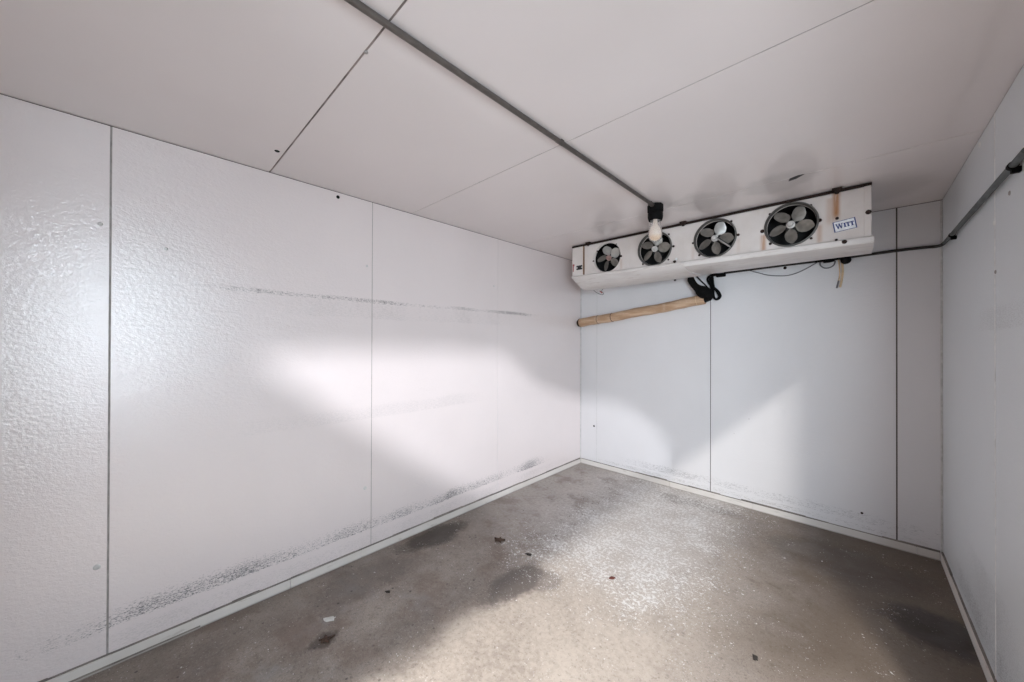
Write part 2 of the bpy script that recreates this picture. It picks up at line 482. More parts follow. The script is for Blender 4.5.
# door frame behind the camera, on the right wall
bm = bmesh.new()
for y0, y1 in ((DOOR_Y0 - .06, DOOR_Y0), (DOOR_Y1, DOOR_Y1 + .06)):
    box(bm, (W - .012, y0, 0), (W, y1, DOOR_Z + .06), 0, .003)
box(bm, (W - .012, DOOR_Y0, DOOR_Z), (W, DOOR_Y1, DOOR_Z + .06), 0, .003)
link('trim_3', bm, M['steel_rail'], kind='structure')
# outside the doorway: paving and an added, unseen wall whose slanted hole shapes the light patch
bm = bmesh.new(); box(bm, (W + TH, -6, -.12), (9, 6, -.005)); link('ground', bm, M['asphalt'], kind='structure')

S2 = Vector((4.4, -.20, 2.19))
XW = 4.15
targets = [(0, .50, 1.37), (0, .9, 1.41), (0, 2.42, 1.37), (0, 3.0, 1.0), (0, 3.5, .84), (.26, D, .80), (.62, D, .73), (.92, D, .58), (1.06, D, .36), (1.0, D, .1), (.8, D, 0), (0, 2.3, 0), (0, 1.85, .30), (0, 1.40, .64), (0, 1.04, .92)]
hole = []
for t in targets:
    v = Vector(t) - S2; k = (XW - S2.x) / v.x; hole.append(S2 + v * k)
bm = bmesh.new()
outer = [(XW, -2.6, 0), (XW, 2.6, 0), (XW, 2.6, 3.0), (XW, -2.6, 3.0)]
vo = [bm.verts.new(p) for p in outer]; vi = [bm.verts.new(p) for p in hole]
es = [bm.edges.new((l[i], l[(i + 1) % len(l)])) for l in (vo, vi) for i in range(len(l))]
bmesh.ops.triangle_fill(bm, use_beauty=True, use_dissolve=False, edges=es)
bmesh.ops.recalc_face_normals(bm, faces=bm.faces[:])
r = bmesh.ops.extrude_face_region(bm, geom=bm.faces[:])
bmesh.ops.translate(bm, vec=(.006, 0, 0), verts=[e for e in r['geom'] if isinstance(e, bmesh.types.BMVert)])
link('wall_outside', bm, M['render'], kind='structure')

# ------------------------------------------------------------------ evaporator
UX0, UX1, UY0, UY1, UZ0, UZ1 = .352, 2.466, 3.09, 3.53, 2.075, 2.388
FANS = [(.728, 2.238, .139), (1.172, 2.237, .136), (1.628, 2.237, .138), (2.085, 2.238, .138)]
unit = empty('evaporator_unit', (1.41, 3.31, 2.0), 'long white cooling unit with four fans hung under the ceiling along the back wall', 'cooling unit')

bm = bmesh.new()
# front plate with four round holes
edges = [UX0, .953, 1.403, 1.858, UX1]
for (cx, cz, r), x0, x1 in zip(FANS, edges, edges[1:]):
    angs = sorted(set([2 * PI * k / 56 for k in range(56)] + [math.atan2(zz - cz, xx - cx) % (2 * PI) for xx in (x0, x1) for zz in (UZ0, UZ1)]))
    inn, oc, dp, dp2 = [], [], [], []
    for a in angs:
        c, s = math.cos(a), math.sin(a)
        k = min((x1 - cx) / c if c > 1e-9 else 1e9, (x0 - cx) / c if c < -1e-9 else 1e9, (UZ1 - cz) / s if s > 1e-9 else 1e9, (UZ0 - cz) / s if s < -1e-9 else 1e9)
        inn.append(bm.verts.new((cx + r * c, UY0, cz + r * s)))
        dp.append(bm.verts.new((cx + (r - .006) * c, UY0 + .022, cz + (r - .006) * s)))
        dp2.append(bm.verts.new((cx + (r - .006) * c, UY0 + .05, cz + (r - .006) * s)))
        oc.append(bm.verts.new((cx + k * c, UY0, cz + k * s)))
    n = len(angs)
    for i in range(n):
        j = (i + 1) % n
        bm.faces.new((inn[i], inn[j], oc[j], oc[i])); bm.faces.new((inn[i], inn[j], dp[j], dp[i]))
        f = bm.faces.new((dp[i], dp[j], dp2[j], dp2[i])); f.material_index = 1
bmesh.ops.remove_doubles(bm, verts=bm.verts[:], dist=.0002)
t = .003
box(bm, (UX0, UY0, UZ0), (UX0 + t, UY1, UZ1)); box(bm, (UX1 - t, UY0, UZ0), (UX1, UY1, UZ1))
box(bm, (UX0, UY0, UZ1 - t), (UX1, UY1, UZ1)); box(bm, (UX0, UY0, UZ0), (UX1, UY1, UZ0 + t))
# black cavity lining and coil behind the fans
box(bm, (UX0 + .01, UY0 + .24, UZ0 + .01), (UX1 - .01, UY0 + .25, UZ1 - .01), 2)
box(bm, (UX0 + .01, UY0 + .02, UZ0 + .006), (UX1 - .01, UY0 + .24, UZ0 + .012), 1)
box(bm, (UX0 + .01, UY0 + .02, UZ1 - .012), (UX1 - .01, UY0 + .24, UZ1 - .006), 1)
for x in (UX0 + .012, .953, 1.403, 1.858, UX1 - .016): box(bm, (x, UY0 + .02, UZ0 + .012), (x + .004, UY0 + .24, UZ1 - .012), 1)
# folded seams between the fan bays
for x in edges[1:-1]: box(bm, (x - .001, UY0 - .0012, UZ0 + .02), (x + .001, UY0 + .001, UZ1 - .004), 0)
casing = link('casing', bm, [M['unit'], M['inside'], M['coil']], unit)
# end covers
bm = bmesh.new(); box(bm, (UX0 - .002, UY0 - .006, UZ0 + .005), (.474, UY0, UZ1 - .001), 0, .002)
link('end_cover', bm, M['unit'], unit)
bm = bmesh.new(); box(bm, (2.437, UY0 - .007, UZ0 + .004), (UX1 + .002, UY0, UZ1 - .001), 0, .002)
link('end_cover', bm, M['unit'], unit)
bm = bmesh.new(); box(bm, (.476, UY0 - .008, UZ0 + .03), (.487, UY0 - .0005, UZ1 - .002), 0, .001)
link('rust_strip', bm, M['rust'], unit)
# dark strip painting the shade in the gap under the ceiling; three hangers
bm = bmesh.new(); box(bm, (UX0 - .004, UY0 - .012, UZ1 - .001), (UX1 + .004, UY0 + .03, H - .004), 0, .001)
link('mounting_rail', bm, M['rail'], unit)
for hx in (.546, 1.412, 2.317):
    bm = bmesh.new()
    box(bm, (hx - .024, UY0 - .045, H - .012), (hx + .024, UY0 - .010, H - .0005), 0, .002)
    box(bm, (hx - .016, UY0 - .038, H - .024), (hx + .016, UY0 - .010, H - .010), 0, .003)
    lathe(bm, [(0, 0), (.010, 0), (.010, .012), (0, .012)], 6, Matrix.Translation((hx, UY0 - .03, H - .035)))
    link('hanger_bracket', bm, M['rail'], unit)
# drain pan: two lengths meeting at the drain
def pan(x0, x1, prof0, prof1, k=5):
    bm = bmesh.new(); N = 8; rings = []
    p0 = [(p[1], p[2]) for p in catmull([(0, *p) for p in prof0], k)]; p1 = [(p[1], p[2]) for p in catmull([(0, *p) for p in prof1], k)]
    for k in range(N + 1):
        t = k / N
        rings.append([bm.verts.new((x0 + (x1 - x0) * t, a[0] * (1 - t) + b[0] * t, a[1] * (1 - t) + b[1] * t)) for a, b in zip(p0, p1)])
    for a, b in zip(rings, rings[1:]):
        for i in range(len(a)): bm.faces.new((a[i], a[(i + 1) % len(a)], b[(i + 1) % len(a)], b[i]))
    bm.faces.new(rings[0]); bm.faces.new(rings[-1][::-1])
    return link('drain_pan', bm, M['pan'], unit, smooth=True)
top = 2.074
pan(UX0 - .001, 1.414, [(3.54, top), (3.10, 2.085), (3.078, 2.106), (3.074, 2.098), (3.085, 2.081), (3.18, 2.034), (3.256, 2.001), (3.37, 1.998), (3.533, 2.020)],
    [(3.54, top), (3.10, 2.083), (3.069, 2.093), (3.061, 2.084), (3.066, 2.064), (3.12, 2.038), (3.256, 2.024), (3.37, 2.026), (3.545, 2.042)])
pan(1.416, 2.478, [(3.54, top), (3.10, 2.080), (3.068, 2.0925), (3.058, 2.084), (3.060, 2.058), (3.066, 2.050), (3.20, 2.034), (3.256, 2.034), (3.40, 2.042), (3.535, 2.048)],
    [(3.54, top), (3.10, 2.076), (3.068, 2.082), (3.058, 2.074), (3.060, 2.046), (3.066, 2.040), (3.20, 2.030), (3.256, 2.034), (3.40, 2.050), (3.53, 2.058)], 1)

# screws on the face
SCR = [(.630, 2.311, .007), (.869, 2.225, .011), (.587, 2.223, .008), (1.291, 2.336, .007), (1.327, 2.231, .010), (1.287, 2.128, .007), (1.072, 2.123, .008), (1.739, 2.340, .008), (1.783, 2.231, .010),
       (1.522, 2.126, .009), (1.475, 2.228, .007), (2.189, 2.339, .008), (2.233, 2.232, .012), (2.191, 2.125, .008), (1.974, 2.130, .009), (1.928, 2.226, .013), (1.972, 2.335, .008), (2.316, 2.225, .009), (2.455, 2.228, .014), (.825, 2.341, .006), (1.347, 2.098, .012), (2.350, 2.066, .013), (2.313, 2.086, .008)]
for sx, sz, r in SCR:
    y = UY0 - (.007 if sx > 2.437 else 0.0)
    if sx in (1.347, 2.35): y = 3.060
    if sx == 2.313: y = 3.068
    bm = bmesh.new()
    lathe(bm, [(0, .008), (r * .75, .008), (r, .004), (r, -.002), (0, -.002)], 8, Matrix.Translation((sx, y, sz)) @ Matrix.Rotation(PI / 2, 4, 'X'))
    link('screw', bm, M['screw'], unit)
bm = bmesh.new(); lathe(bm, [(0, .006), (.008, .005), (.010, -.002), (0, -.002)], 10, Matrix.Translation((1.349, UY0 - .001, 2.125)) @ Matrix.Rotation(PI / 2, 4, 'X'))
link('spacer', bm, M['whitefit'], unit)

# fans
def blade_mesh(R0, R1, tw, thick=.0022):
    """one broad rounded paddle along +x in the fan plane (x, z), pitched by tw"""
    bm = bmesh.new(); NU, NV = 18, 8; grid = []
    for i in range(NU + 1):
        t = i / NU; rr = R0 + (R1 - R0) * t
        q = max(0.0, (t - .10) / .90)
        wdt = max(.015 if t < .5 else .004, 0.084 * max(0.0, 1 - abs(1.9 * q - .98) ** 2.8) ** .5)
        row = []
        for j in range(NV + 1):
            s = j / NV - .5
            row.append((rr + (-.010 * (2 * s) ** 2 if t > .5 else 0), s * wdt * math.sin(tw) - .010 * (4 * s * s - 1) * .5, s * wdt * math.cos(tw) + .012 * t * t))
        grid.append(row)
    top = [[bm.verts.new(p) for p in row] for row in grid]
    bot = [[bm.verts.new((p[0], p[1] + thick, p[2])) for p in row] for row in grid]
    for i in range(NU):
        for j in range(NV):
            bm.faces.new((top[i][j], top[i][j + 1], top[i + 1][j + 1], top[i + 1][j]))
            bm.faces.new((bot[i][j], bot[i + 1][j], bot[i + 1][j + 1], bot[i][j + 1]))
    for i in range(NU):
        for j in (0, NV): bm.faces.new((top[i][j], top[i + 1][j], bot[i + 1][j], bot[i][j]))
    for j in range(NV):
        for i in (0, NU): bm.faces.new((top[i][j], top[i][j + 1], bot[i][j + 1], bot[i][j]))
    return bm
ANG = [100, 70, 58, 52]
LIT_BLADES = {0: (0, 4), 2: (0,), 3: ()}  # blades painted in the lit tone, per fan
for fi, (cx, cz, r) in enumerate(FANS):
    yb = UY0 + (.006 if fi else .040)
    bm = bmesh.new()
    rm = Matrix.Rotation(PI / 2, 4, 'X')
    lathe(bm, [(0, .034), (.013, .034), (.016, .029), (.018, .010), (.024, .008), (.024, -.006), (0, -.006)], 20, Matrix.Translation((cx, yb, cz)) @ rm)
    fan = link('fan', bm, M['hub_red'] if fi == 0 else M['hub'], unit, smooth=True)
    R1 = .122 if fi == 0 else .126
    for k in range(5):
        a = math.radians(ANG[fi] + 72 * k)
        bm = blade_mesh(.022, R1, math.radians(-33))
        bmesh.ops.transform(bm, matrix=Matrix.Translation((cx, yb, cz)) @ Matrix.Rotation(-a, 4, 'Y'), verts=bm.verts[:])
        b = link('blade', bm, M['blade_bright'] if k in LIT_BLADES.get(fi, ()) else M['blade'], fan, smooth=True)
    bm = bmesh.new(); lathe(bm, [(0, 0), (.034, 0), (.040, -.01), (.040, -.10), (0, -.10)], 20, Matrix.Translation((cx, yb + .03, cz)) @ rm)
    link('motor', bm, M['motor'], fan, smooth=True)
    if fi:
        bm = bmesh.new()
        R = r + .003
        lathe(bm, [(R + .005, 0), (R + .006, .006), (R + .002, .015), (R - .002, .016), (R - .005, .010), (R - .008, -.012), (R - .004, -.012)], 56, Matrix.Translation((cx, UY0 - .0005, cz)) @ rm, close=True)
        link('fan_ring', bm, M['ring'], unit, smooth=True)
    else:
        bm = bmesh.new()
        lathe(bm, [(r + .007, 0), (r + .006, .005), (r, .006), (r - .003, 0)], 56, Matrix.Translation((cx, UY0, cz)) @ rm, close=True)
        link('fan_ring', bm, M['unit'], unit, smooth=True)
# bracket rod across the third fan, and the bent wire of the second
bm = bmesh.new(); tube(bm, [(1.645, UY0 - .012, 2.232), (1.735, UY0 - .016, 2.150)], .0055, 8); 
link('guard_rod', bm, M['blade_bright'], unit, smooth=True)
bm = bmesh.new(); tube(bm, [(1.652, UY0 - .015, 2.236), (1.748, UY0 - .018, 2.147)], .004, 8)
link('guard_rod', bm, M['motor'], unit, smooth=True)

# maker's plate with serif capitals
pl = empty('plate_pivot', (0, 0, 0), '', '') ; bpy.data.objects.remove(pl)
P0 = Vector((2.304, UY0 - .0012, 2.137)); ang = math.radians(6.5)
ux = Vector((math.cos(ang), 0, math.sin(ang))); uz = Vector((-math.sin(ang) * 1.35, 0, math.cos(ang))).normalized()
def pp(u, v, d=0.0): return P0 + ux * u + uz * v + Vector((0, -d, 0))
PWD, PHT = .104, .066
bm = bmesh.new(); prism(bm, [pp(0, 0), pp(PWD, 0), pp(PWD, PHT), pp(0, PHT)], (0, -.0015, 0))
plate = link('maker_plate', bm, M['plate'], unit)
bm = bmesh.new()
def bar(u0, v0, u1, v1): prism(bm, [pp(u0, v0, .0015), pp(u1, v0, .0015), pp(u1, v1, .0015), pp(u0, v1, .0015)], (0, -.0006, 0))
fw = .0042
bar(0, 0, PWD, fw * .7); bar(0, PHT - fw * .7, PWD, PHT); bar(0, fw * .7, fw * 1.3, PHT - fw * .7); bar(PWD - fw * 1.3, fw * .7, PWD, PHT - fw * .7)
link('plate_border', bm, M['blue'], plate)
bm = bmesh.new()
def quad(*pts): prism(bm, [pp(u, v, .0015) for u, v in pts], (0, -.0006, 0))
b0, b1, bw = .020, .047, .0074
def serif(u, v, w): bar(u - w / 2, v, u + w / 2, v + .003)
# W (taller)
w0, wt, wb_ = .011, .049, .018
for a, b in ((w0 + .004, w0 + .011), (w0 + .0175, w0 + .011), (w0 + .0175, w0 + .0245), (w0 + .031, w0 + .0245)):
    wd = .0062 if a < b else .0042
    quad((b - wd / 2, wb_), (b + wd / 2, wb_), (a + wd / 2, wt), (a - wd / 2, wt))
serif(w0 + .004, wt - .002, .011); serif(w0 + .0175, wt - .002, .008); serif(w0 + .031, wt - .002, .010)
# I
uI = .053
bar(uI - bw / 2, b0, uI + bw / 2, b1); serif(uI, b0, .012); serif(uI, b1 - .003, .012)
# T T
for uT in (.068, .086):
    bar(uT - bw / 2, b0, uT + bw / 2, b1); bar(uT - .0085, b1 - .004, uT + .0085, b1); serif(uT, b0, .011)
    bar(uT - .0085, b1 - .010, uT - .0065, b1 - .004); bar(uT + .0065, b1 - .010, uT + .0085, b1 - .004)
link('lettering', bm, M['blue'], plate)
# small black warning sticker and red strip on the left end cover
bm = bmesh.new(); yS = UY0 - .0062
def sq(x0, z0, x1, z1): box(bm, (x0, yS - .001, z0), (x1, yS, z1))
sq(.398, 2.162, .466, 2.178); sq(.398, 2.188, .466, 2.204); sq(.412, 2.178, .452, 2.188)
link('warning_sticker', bm, M['blackink'], unit)
bm = bmesh.new(); box(bm, (.356, yS - .001, 2.15), (.366, yS, 2.224)); box(bm, (.366, yS - .001, 2.205), (.374, yS, 2.224))
link('red_sticker', bm, M['redink'], unit)

# ------------------------------------------------------------------ ceiling light
LX, LY = 1.391, 2.565
CX = 1.389
lamp = empty('ceiling_light', (LX, LY, H), 'black ceiling light with clear glass jar over a frosted bulb, before the fans', 'light')
bm = bmesh.new()
lathe(bm, [(0, 0), (.050, 0), (.052, -.004), (.052, -.050), (.046, -.056), (0, -.056)], 8, Matrix.Translation((LX, LY, H - .0005)) @ Matrix.Rotation(PI / 8, 4, 'Z'))
link('junction_box', bm, M['blkbox'], lamp)
bm = bmesh.new()
lathe(bm, [(0, 0), (.046, 0), (.050, -.006), (.050, -.030), (.047, -.045), (.043, -.056), (.040, -.056), (.040, -.02), (0, -.02)], 28, Matrix.Translation((LX, LY, H - .056)))
link('lamp_holder', bm, M['blkbox'], lamp, smooth=True)
bm = bmesh.new()
prof = [(.034, -.095), (.034, -.115), (.038, -.150), (.0445, -.180), (.0465, -.208), (.042, -.234), (.027, -.251), (0, -.257)]
inn_ = [(0, -.2545), (.026, -.2488), (.0397, -.2330), (.044, -.208), (.042, -.181), (.0357, -.151), (.0317, -.115), (.0317, -.095)]
lathe(bm, prof + inn_, 32, Matrix.Translation((LX, LY, H)), close=True)
link('glass_jar', bm, M['glass'], lamp, smooth=True)
bm = bmesh.new()
lathe(bm, [(0, -.078), (.013, -.078), (.0135, -.120), (.016, -.142), (.030, -.162), (.0385, -.184), (.0405, -.204), (.037, -.226), (.026, -.242), (.010, -.2485), (0, -.249)], 28, Matrix.Translation((LX, LY, H)))
link('bulb', bm, M['bulb'], lamp, smooth=True)

# conduit to the light
CZ = H - .0118
cond = empty('conduit', (CX, .5, H), 'grey metal conduit running along the ceiling to the ceiling light', 'conduit')
bm = bmesh.new(); tube(bm, [(CX, YF + .002, CZ), (CX, LY - .047, CZ)], .0108, 16)
link('conduit_tube', bm, M['conduit'], cond, smooth=True)
bm = bmesh.new(); tube(bm, [(CX, LY - .085, CZ), (CX, LY - .049, CZ)], .0155, 12)
link('connector', bm, M['conduit'], cond, smooth=True)
for y in (1.462, -.6):
    bm = bmesh.new()
    box(bm, (CX - .028, y - .011, H - .003), (CX + .010, y + .011, H + .0002), 0, .001)
    tube(bm, [(CX, y - .011, CZ), (CX, y + .011, CZ)], .0120, 14)
    link('strap', bm, M['conduit'], cond)

# ------------------------------------------------------------------ refrigerant line on the right wall
PZ, PX, PR = 2.071, W - .018, .0108
refr = empty('refrigerant_line', (PX, 2.8, PZ), 'grey insulated pipe along the right wall, turning into a thin dark line', 'pipe')
bm = bmesh.new(); tube(bm, [(PX, DOOR_Y1 + .35, PZ), (PX, 3.0, PZ + .001), (PX, 3.45, PZ + .002), (PX + .001, 3.60, PZ + .006)], [PR, PR, PR * .95, PR * .8], 18)
link('insulation_sleeve', bm, M['foam'], refr, smooth=True)
bm = bmesh.new(); tube(bm, catmull([(PX, 3.57, PZ + .005), (PX - .001, 3.67, PZ + .012), (PX - .014, 3.738, PZ + .020), (PX - .05, 3.762, PZ + .026), (2.70, 3.766, 2.099), (2.609, 3.766, 2.099), (2.5, 3.766, 2.096), (2.30, 3.766, 2.091), (2.0, 3.766, 2.089), (1.659, 3.766, 2.084), (1.535, 3.766, 2.081)], 5), .0100, 10)
link('bare_line', bm, M['line'], refr, smooth=True)
for y, s in ((2.195, 1.0), (3.31, .95)):
    bm = bmesh.new()
    tube(bm, [(PX, y - .010, PZ), (PX, y + .010, PZ)], PR * s + .003, 18)
    box(bm, (PX - .004, y - .010, PZ - PR - .016), (W - .0005, y + .010, PZ - PR + .004), 0, .002)
    box(bm, (PX - .003, y - .010, PZ + PR - .004), (W - .0005, y + .010, PZ + PR + .005), 0, .002)
    link('strap', bm, M['blk'], refr)
bm = bmesh.new(); lathe(bm, [(0, .02), (.02, .018), (.031, .006), (.031, -.02), (.02, -.03), (0, -.032)], 16, Matrix.Translation((2.346, 3.736, 2.072)) @ Matrix.Rotation(PI / 2, 4, 'X'))
link('end_knob', bm, M['blk'], refr, smooth=True)
bm = bmesh.new()
for x0, x1, dz in ((2.17, 2.30, 0), (2.22, 2.28, -.010)): tube(bm, [(x0, 3.752, 2.090 + dz), ((x0 + x1) / 2, 3.746, 2.088 + dz), (x1, 3.752, 2.094 + dz)], .014, 10)
link('tape_wrap', bm, M['blk'], refr, smooth=True)

# ------------------------------------------------------------------ wrapped drain pipe below the unit
drain = empty('drain_pipe', (.7, 3.715, 1.67), 'tan paper wrapped drain pipe sloping across the back wall under the cooling unit', 'pipe')
Ya = 3.726
A, B = Vector((.024, Ya, 1.678)), Vector((1.385, Ya, 1.852))
dv = (B - A)
bm = bmesh.new()
N = 28; rr = [.0495 + .0016 * math.sin(k * 1.9) - .004 * k / N for k in range(N + 1)]
pts = [A + dv * (k / N) + Vector((0, 0, .003 * math.sin(k * .55) - .004 * math.sin(PI * k / N))) for k in range(N + 1)]
tube(bm, pts, rr, 22)
link('wrapped_pipe', bm, M['wrap'], drain, smooth=True)
def onpipe(t): return A + dv * t + Vector((0, 0, .003 * math.sin(t * N * .55) - .004 * math.sin(PI * t)))
for t0, w, mt in ((.004, .004, 'wrapdk'), (.180, .003, 'wrapdk'), (.308, .0035, 'wrapdk'), (.950, .0015, 'tan')):
    bm = bmesh.new(); tube(bm, [onpipe(t0 - w / 1.37), onpipe(t0 + w / 1.37)], 0.0514 - .004 * t0, 22)
    link('tape_band', bm, M[mt], drain, smooth=True)
bm = bmesh.new()
tube(bm, catmull([(1.372, 3.724, 1.851), (1.415, 3.705, 1.866), (1.418, 3.690, 1.890), (1.385, 3.682, 1.912), (1.352, 3.680, 1.938), (1.314, 3.680, 1.976), (1.286, 3.682, 2.018), (1.272, 3.686, 2.055), (1.277, 3.690, 2.084)], 5),
     [.036] * 5 + [.040] * 5 + [.046, .050, .053, .055, .056] + [.056, .055, .054, .052, .050] + [.046, .041, .037, .034, .032] + [.030] * 5 + [.031] * 5 + [.026] * 5 + [.014], 16)
link('black_elbow', bm, M['blk'], drain, smooth=True)

bm = bmesh.new(); tube(bm, [(.0005, Ya, 1.675), (.03, Ya, 1.679)], .040, 18); link('wall_sleeve', bm, M['blk'], drain, smooth=True)

bm = bmesh.new(); tube(bm, [(1.283, 3.575, 2.064), (1.280, 3.64, 2.078), (1.277, 3.695, 2.086)], .016, 12)
link('white_fitting', bm, M['whitefit'], drain, smooth=True)

# cords and wires hanging under the unit
bm = bmesh.new()
tube(bm, catmull([(1.292, 3.755, 2.096), (1.33, 3.762, 2.045), (1.372, 3.766, 1.996), (1.41, 3.766, 1.945), (1.445, 3.766, 1.895)], 5), .0065, 8)
tube(bm, catmull([(1.525, 3.765, 2.056), (1.474, 3.768, 2.072), (1.432, 3.768, 2.060), (1.436, 3.766, 1.995), (1.446, 3.762, 1.930), (1.452, 3.760, 1.872), (1.468, 3.760, 1.846), (1.492, 3.762, 1.851), (1.505, 3.764, 1.876), (1.490, 3.766, 1.915), (1.457, 3.768, 1.952), (1.420, 3.768, 1.985), (1.400, 3.766, 2.020), (1.396, 3.764, 2.046), (1.415, 3.764, 2.070), (1.45, 3.764, 2.080), (1.50, 3.764, 2.074)], 5), .0085, 8)
tube(bm, catmull([(1.415, 3.755, 2.072), (1.424, 3.753, 1.99), (1.440, 3.751, 1.91), (1.455, 3.751, 1.858), (1.48, 3.751, 1.848), (1.496, 3.753, 1.872), (1.478, 3.754, 1.916), (1.452, 3.755, 1.965), (1.44, 3.756, 2.068)], 5), .0085, 8)
cord = empty('heater_cord', (1.45, 3.74, 1.84), 'black cord hanging in loops beside the black elbow of the drain pipe', 'cord')
link('cord_loops', bm, M['blk'], cord, smooth=True)
bm = bmesh.new(); box(bm, (1.47, 3.748, 2.050), (1.545, 3.778, 2.082), 0, .004); link('plug', bm, M['blk'], cord)

bm = bmesh.new(); tube(bm, catmull([(1.690, 3.775, 2.096), (1.794, 3.775, 2.050), (1.864, 3.775, 2.021), (1.933, 3.775, 2.007), (1.999, 3.775, 2.003), (2.063, 3.775, 2.019), (2.126, 3.775, 2.050), (2.185, 3.775, 2.086)], 5), .0038, 8)
tag(recenter(link('wire', bm, M['greywire'], smooth=True)), 'thin grey wire sagging in a long curve below the cooling unit on the back wall', 'wire')
bm = bmesh.new(); tube(bm, catmull([(2.198, 3.775, 2.09), (2.197, 3.775, 2.062), (2.213, 3.775, 2.038), (2.233, 3.775, 2.029), (2.257, 3.775, 2.032), (2.278, 3.775, 2.048), (2.286, 3.775, 2.078)], 5), .0045, 8)
tag(recenter(link('wire', bm, M['greywire'], smooth=True)), 'short grey wire loop beside the hanging tan wires', 'wire')
bm = bmesh.new(); tube(bm, catmull([(2.318, 3.7705, 2.094), (2.326, 3.7705, 2.044), (2.328, 3.7705, 1.983), (2.322, 3.7705, 1.924), (2.313, 3.7705, 1.872)], 5), .0068, 8)
tag(recenter(link('wire', bm, M['tan'], smooth=True)), 'thick tan wire hanging from the dark line under the unit\'s right end', 'wire')
tw = empty('wire', (2.30, 3.75, 1.87), 'thin tan wire with bare dark tip hanging left of the thick one', 'wire')
bm = bmesh.new(); tube(bm, catmull([(2.303, 3.775, 2.09), (2.309, 3.775, 2.031), (2.311, 3.775, 1.97), (2.305, 3.775, 1.922)], 5), .004, 8); link('wire_strand', bm, M['tan'], tw, smooth=True)
bm = bmesh.new(); tube(bm, [(2.3053, 3.775, 1.924), (2.294, 3.775, 1.868)], .0055, 8); link('wire_tip', bm, M['greywire'], tw, smooth=True)
bm = bmesh.new(); tube(bm, catmull([(.312, 3.535, 2.035), (.330, 3.56, 2.002), (.380, 3.58, 1.972), (.412, 3.58, 1.968), (.422, 3.57, 1.984), (.405, 3.56, 2.002), (.440, 3.54, 2.034)], 5), .003, 8)
lw = link('loose_wire', bm, M['greywire'], unit, smooth=True)
bm = bmesh.new(); tube(bm, [(.382, 3.566, 2.006), (.408, 3.566, 1.984)], .0055, 8); link('red_wire_end', bm, M['redwire'], lw, smooth=True)

# ------------------------------------------------------------------ small fixings on walls and ceiling (children of the setting)
def stud(parent, p, axis, r, mat, name):
    bm = bmesh.new(); rot = {'x+': Matrix.Rotation(PI / 2, 4, 'Y'), 'x-': Matrix.Rotation(-PI / 2, 4, 'Y'), 'y-': Matrix.Rotation(PI / 2, 4, 'X'), 'z-': Matrix.Rotation(PI, 4, 'X')}[axis]
    lathe(bm, [(0, .004), (r * .7, .0035), (r, .001), (r, -.002), (0, -.002)], 12, Matrix.Translation(p) @ rot)
    link(name, bm, M[mat], parent, smooth=True)
for p in ((0, 1.151, 1.96), (0, 2.338, 1.961), (0, -.043, 1.959), (0, .166, 1.889)): stud(wl, p, 'x+', .008, 'gap_light', 'filler_plug')
stud(wl, (0, .960, 2.373), 'x+', .011, 'blk', 'bolt'); stud(wl, (0, 1.145, .456), 'x+', .012, 'gap_light', 'filler_plug'); stud(wl, (0, -.045, .455), 'x+', .012, 'gap_light', 'filler_plug')
for p in ((W, 2.526, 1.946), (W, 2.773, 2.371)): stud(wr, p, 'x-', .013, 'caulk', 'filler_plug')
stud(wr, (W, 2.324, 2.009), 'x-', .009, 'gap_mid', 'screw'); stud(wr, (W, 2.513, 1.741), 'x-', .008, 'gap_mid', 'screw')
stud(wb, (.184, D, .469), 'y-', .011, 'blk', 'bolt'); stud(wb, (1.976, D, 2.068), 'y-', .012, 'screw', 'bolt'); stud(wb, (1.097, D, 2.071), 'y-', .012, 'screw', 'bolt'); stud(wb, (2.432, D, .193), 'y-', .008, 'screw', 'bolt')
ce = bpy.data.objects['ceiling']
stud(ce, (.291, .556, H), 'z-', .012, 'blk', 'bolt'); stud(ce, (1.227, .591, H), 'z-', .007, 'gap_mid', 'screw')
bm = bmesh.new(); prism(bm, [(2.112, 2.738, H - .002), (2.150, 2.726, H - .002), (2.190, 2.686, H - .002), (2.160, 2.682, H - .002), (2.122, 2.700, H - .002)], (0, 0, .002)); link('tape_scrap', bm, M['motor'], ce)

# ------------------------------------------------------------------ bits lying on the floor
def chip(name, x, y, s, mat, label, cat, rot=0, leafy=False, h=.004):
    bm = bmesh.new(); rnd = random.Random(x * 31 + y * 17)
    n = 11; pts = []
    for k in range(n):
        a = 2 * PI * k / n
        rr = s * (.55 + .45 * rnd.random()) * (1.0 if not leafy or k % 2 else .55)
        px, py = rr * math.cos(a) * 1.3, rr * math.sin(a) * .8
        pts.append((px * math.cos(rot) - py * math.sin(rot), px * math.sin(rot) + py * math.cos(rot)))
    cv = bm.verts.new((0, 0, h * 1.6)); cb = bm.verts.new((0, 0, 0.0))
    vt = [bm.verts.new((p[0], p[1], h * (.6 + .8 * rnd.random()) if leafy else h * .6)) for p in pts]
    vb = [bm.verts.new((p[0] * 1.0, p[1] * 1.0, 0.0)) for p in pts]
    for k in range(n):
        k2 = (k + 1) % n
        bm.faces.new((cv, vt[k], vt[k2])); bm.faces.new((cb, vb[k2], vb[k])); bm.faces.new((vt[k], vb[k], vb[k2], vt[k2]))
    o = link(name, bm, M[mat]); o.location = (x, y, .0005)
    tag(o, label, cat)
chip('dry_leaf', .529, 1.906, .040, 'leaf', 'crumpled reddish brown leaf on the shaded floor near the dark patch', 'leaf', .4, True, .012)
chip('dry_leaf', .545, .712, .038, 'leaf', 'brown leaf on the floor at the lower left, near a white scrap', 'leaf', 1.1, True, .008)
chip('paper_scrap', .419, .770, .030, 'whitebit', 'torn white scrap on the floor at the lower left beside the brown leaf', 'scrap', .8, False, .005)
chip('debris_chip', .790, 1.925, .022, 'bit', 'black crumb on the floor just above the dark patch', 'debris', .2)
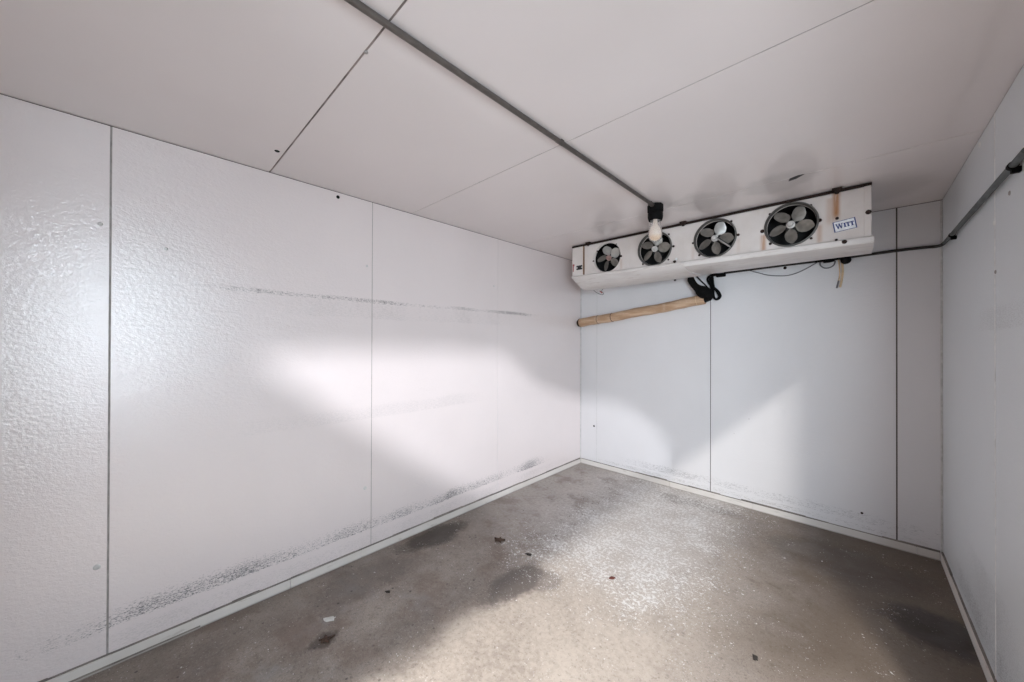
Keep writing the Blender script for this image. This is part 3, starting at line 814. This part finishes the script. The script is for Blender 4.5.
chip('debris_chip', 1.318, 2.096, .020, 'redbit', 'small red chip on the sunlit floor', 'debris', .7)
chip('debris_chip', 2.066, 2.039, .018, 'bit', 'black chip on the bare floor at bottom right', 'debris', 1.9)
chip('debris_chip', .446, 1.083, .016, 'bit', 'black crumb on the floor midway along the left wall', 'debris', .4)

# ------------------------------------------------------------------ light
def lookat(o, p):
    d = Vector(p) - o.location; o.rotation_euler = d.to_track_quat('-Z', 'Y').to_euler()
def light(name, typ, loc, target, power, color, **kw):
    l = bpy.data.lights.new(name, typ); l.energy = power; l.color = color
    for k, v in kw.items(): setattr(l, k, v)
    o = bpy.data.objects.new(name, l); COL.objects.link(o); o.location = loc
    if target: lookat(o, target)
    return o
key_lamp = light('sun_through_doorway', 'AREA', (3.6, -.45, 2.67), None, 246, (1, .955, .905), shape='RECTANGLE', size=1.1, size_y=.055)  # added area lamp outside the doorway, standing in for sunlight
th = math.radians(12); q = Vector((-.70711, 0, -.70711)); yy = Vector((0, 1, 0))
zx = -(q * math.cos(th) - yy * math.sin(th)); xx_ = yy * math.cos(th) + q * math.sin(th); yx = zx.cross(xx_)
key_lamp.rotation_euler = Matrix((xx_, yx, zx)).transposed().to_euler()
light('low_sun', 'SPOT', S2, (0, 2.0, .75), 590, (.93, .95, 1), spot_size=math.radians(75), spot_blend=.2, shadow_soft_size=.0075)  # added spot behind the holed wall, makes the left wall's light patch
light('sky_in_doorway', 'AREA', (3.58, -.75, 1.5), (3.58 - .5, -.75 + .866, 1.48), 106, (.80, .91, 1), shape='RECTANGLE', size=1.2, size_y=1.1)
light('bright_sky_gap', 'AREA', (3.3, .10, 1.85), (2.3, .30, 1.72), 9.5, (.66, .87, 1), shape='RECTANGLE', size=1.0, size_y=.26)  # small panel added for the highlight on the left wall
w = bpy.data.worlds.new('World'); SC.world = w; w.use_nodes = True
w.node_tree.nodes['Background'].inputs[0].default_value = (.55, .72, .95, 1)
w.node_tree.nodes['Background'].inputs[1].default_value = 1.8

# ------------------------------------------------------------------ camera
cam = bpy.data.cameras.new('Camera'); cam.sensor_width = 36; cam.lens = 360.0988 / 1024 * 36; cam.clip_start = .02
co = bpy.data.objects.new('Camera', cam); COL.objects.link(co)
r_ = Vector((0.7227454, 0.69110678, 0.00324058)); u_ = Vector((0.00028970, -0.00499187, 0.99998750)); f_ = Vector((-0.69111432, 0.72273543, 0.00380806))
mw = Matrix((r_, u_, -f_)).transposed().to_4x4(); mw.translation = (2.40257776, 0.06671756, 1.44459069)
co.matrix_world = mw
SC.camera = co
vs = SC.view_settings; vs.view_transform = 'Standard'; vs.look = 'None'; vs.exposure = 0.0; vs.gamma = 1.0; vs.use_curve_mapping = False
SC.cycles.max_bounces = 10; SC.cycles.diffuse_bounces = 7; SC.cycles.glossy_bounces = 4
SC.cycles.sample_clamp_indirect = 6
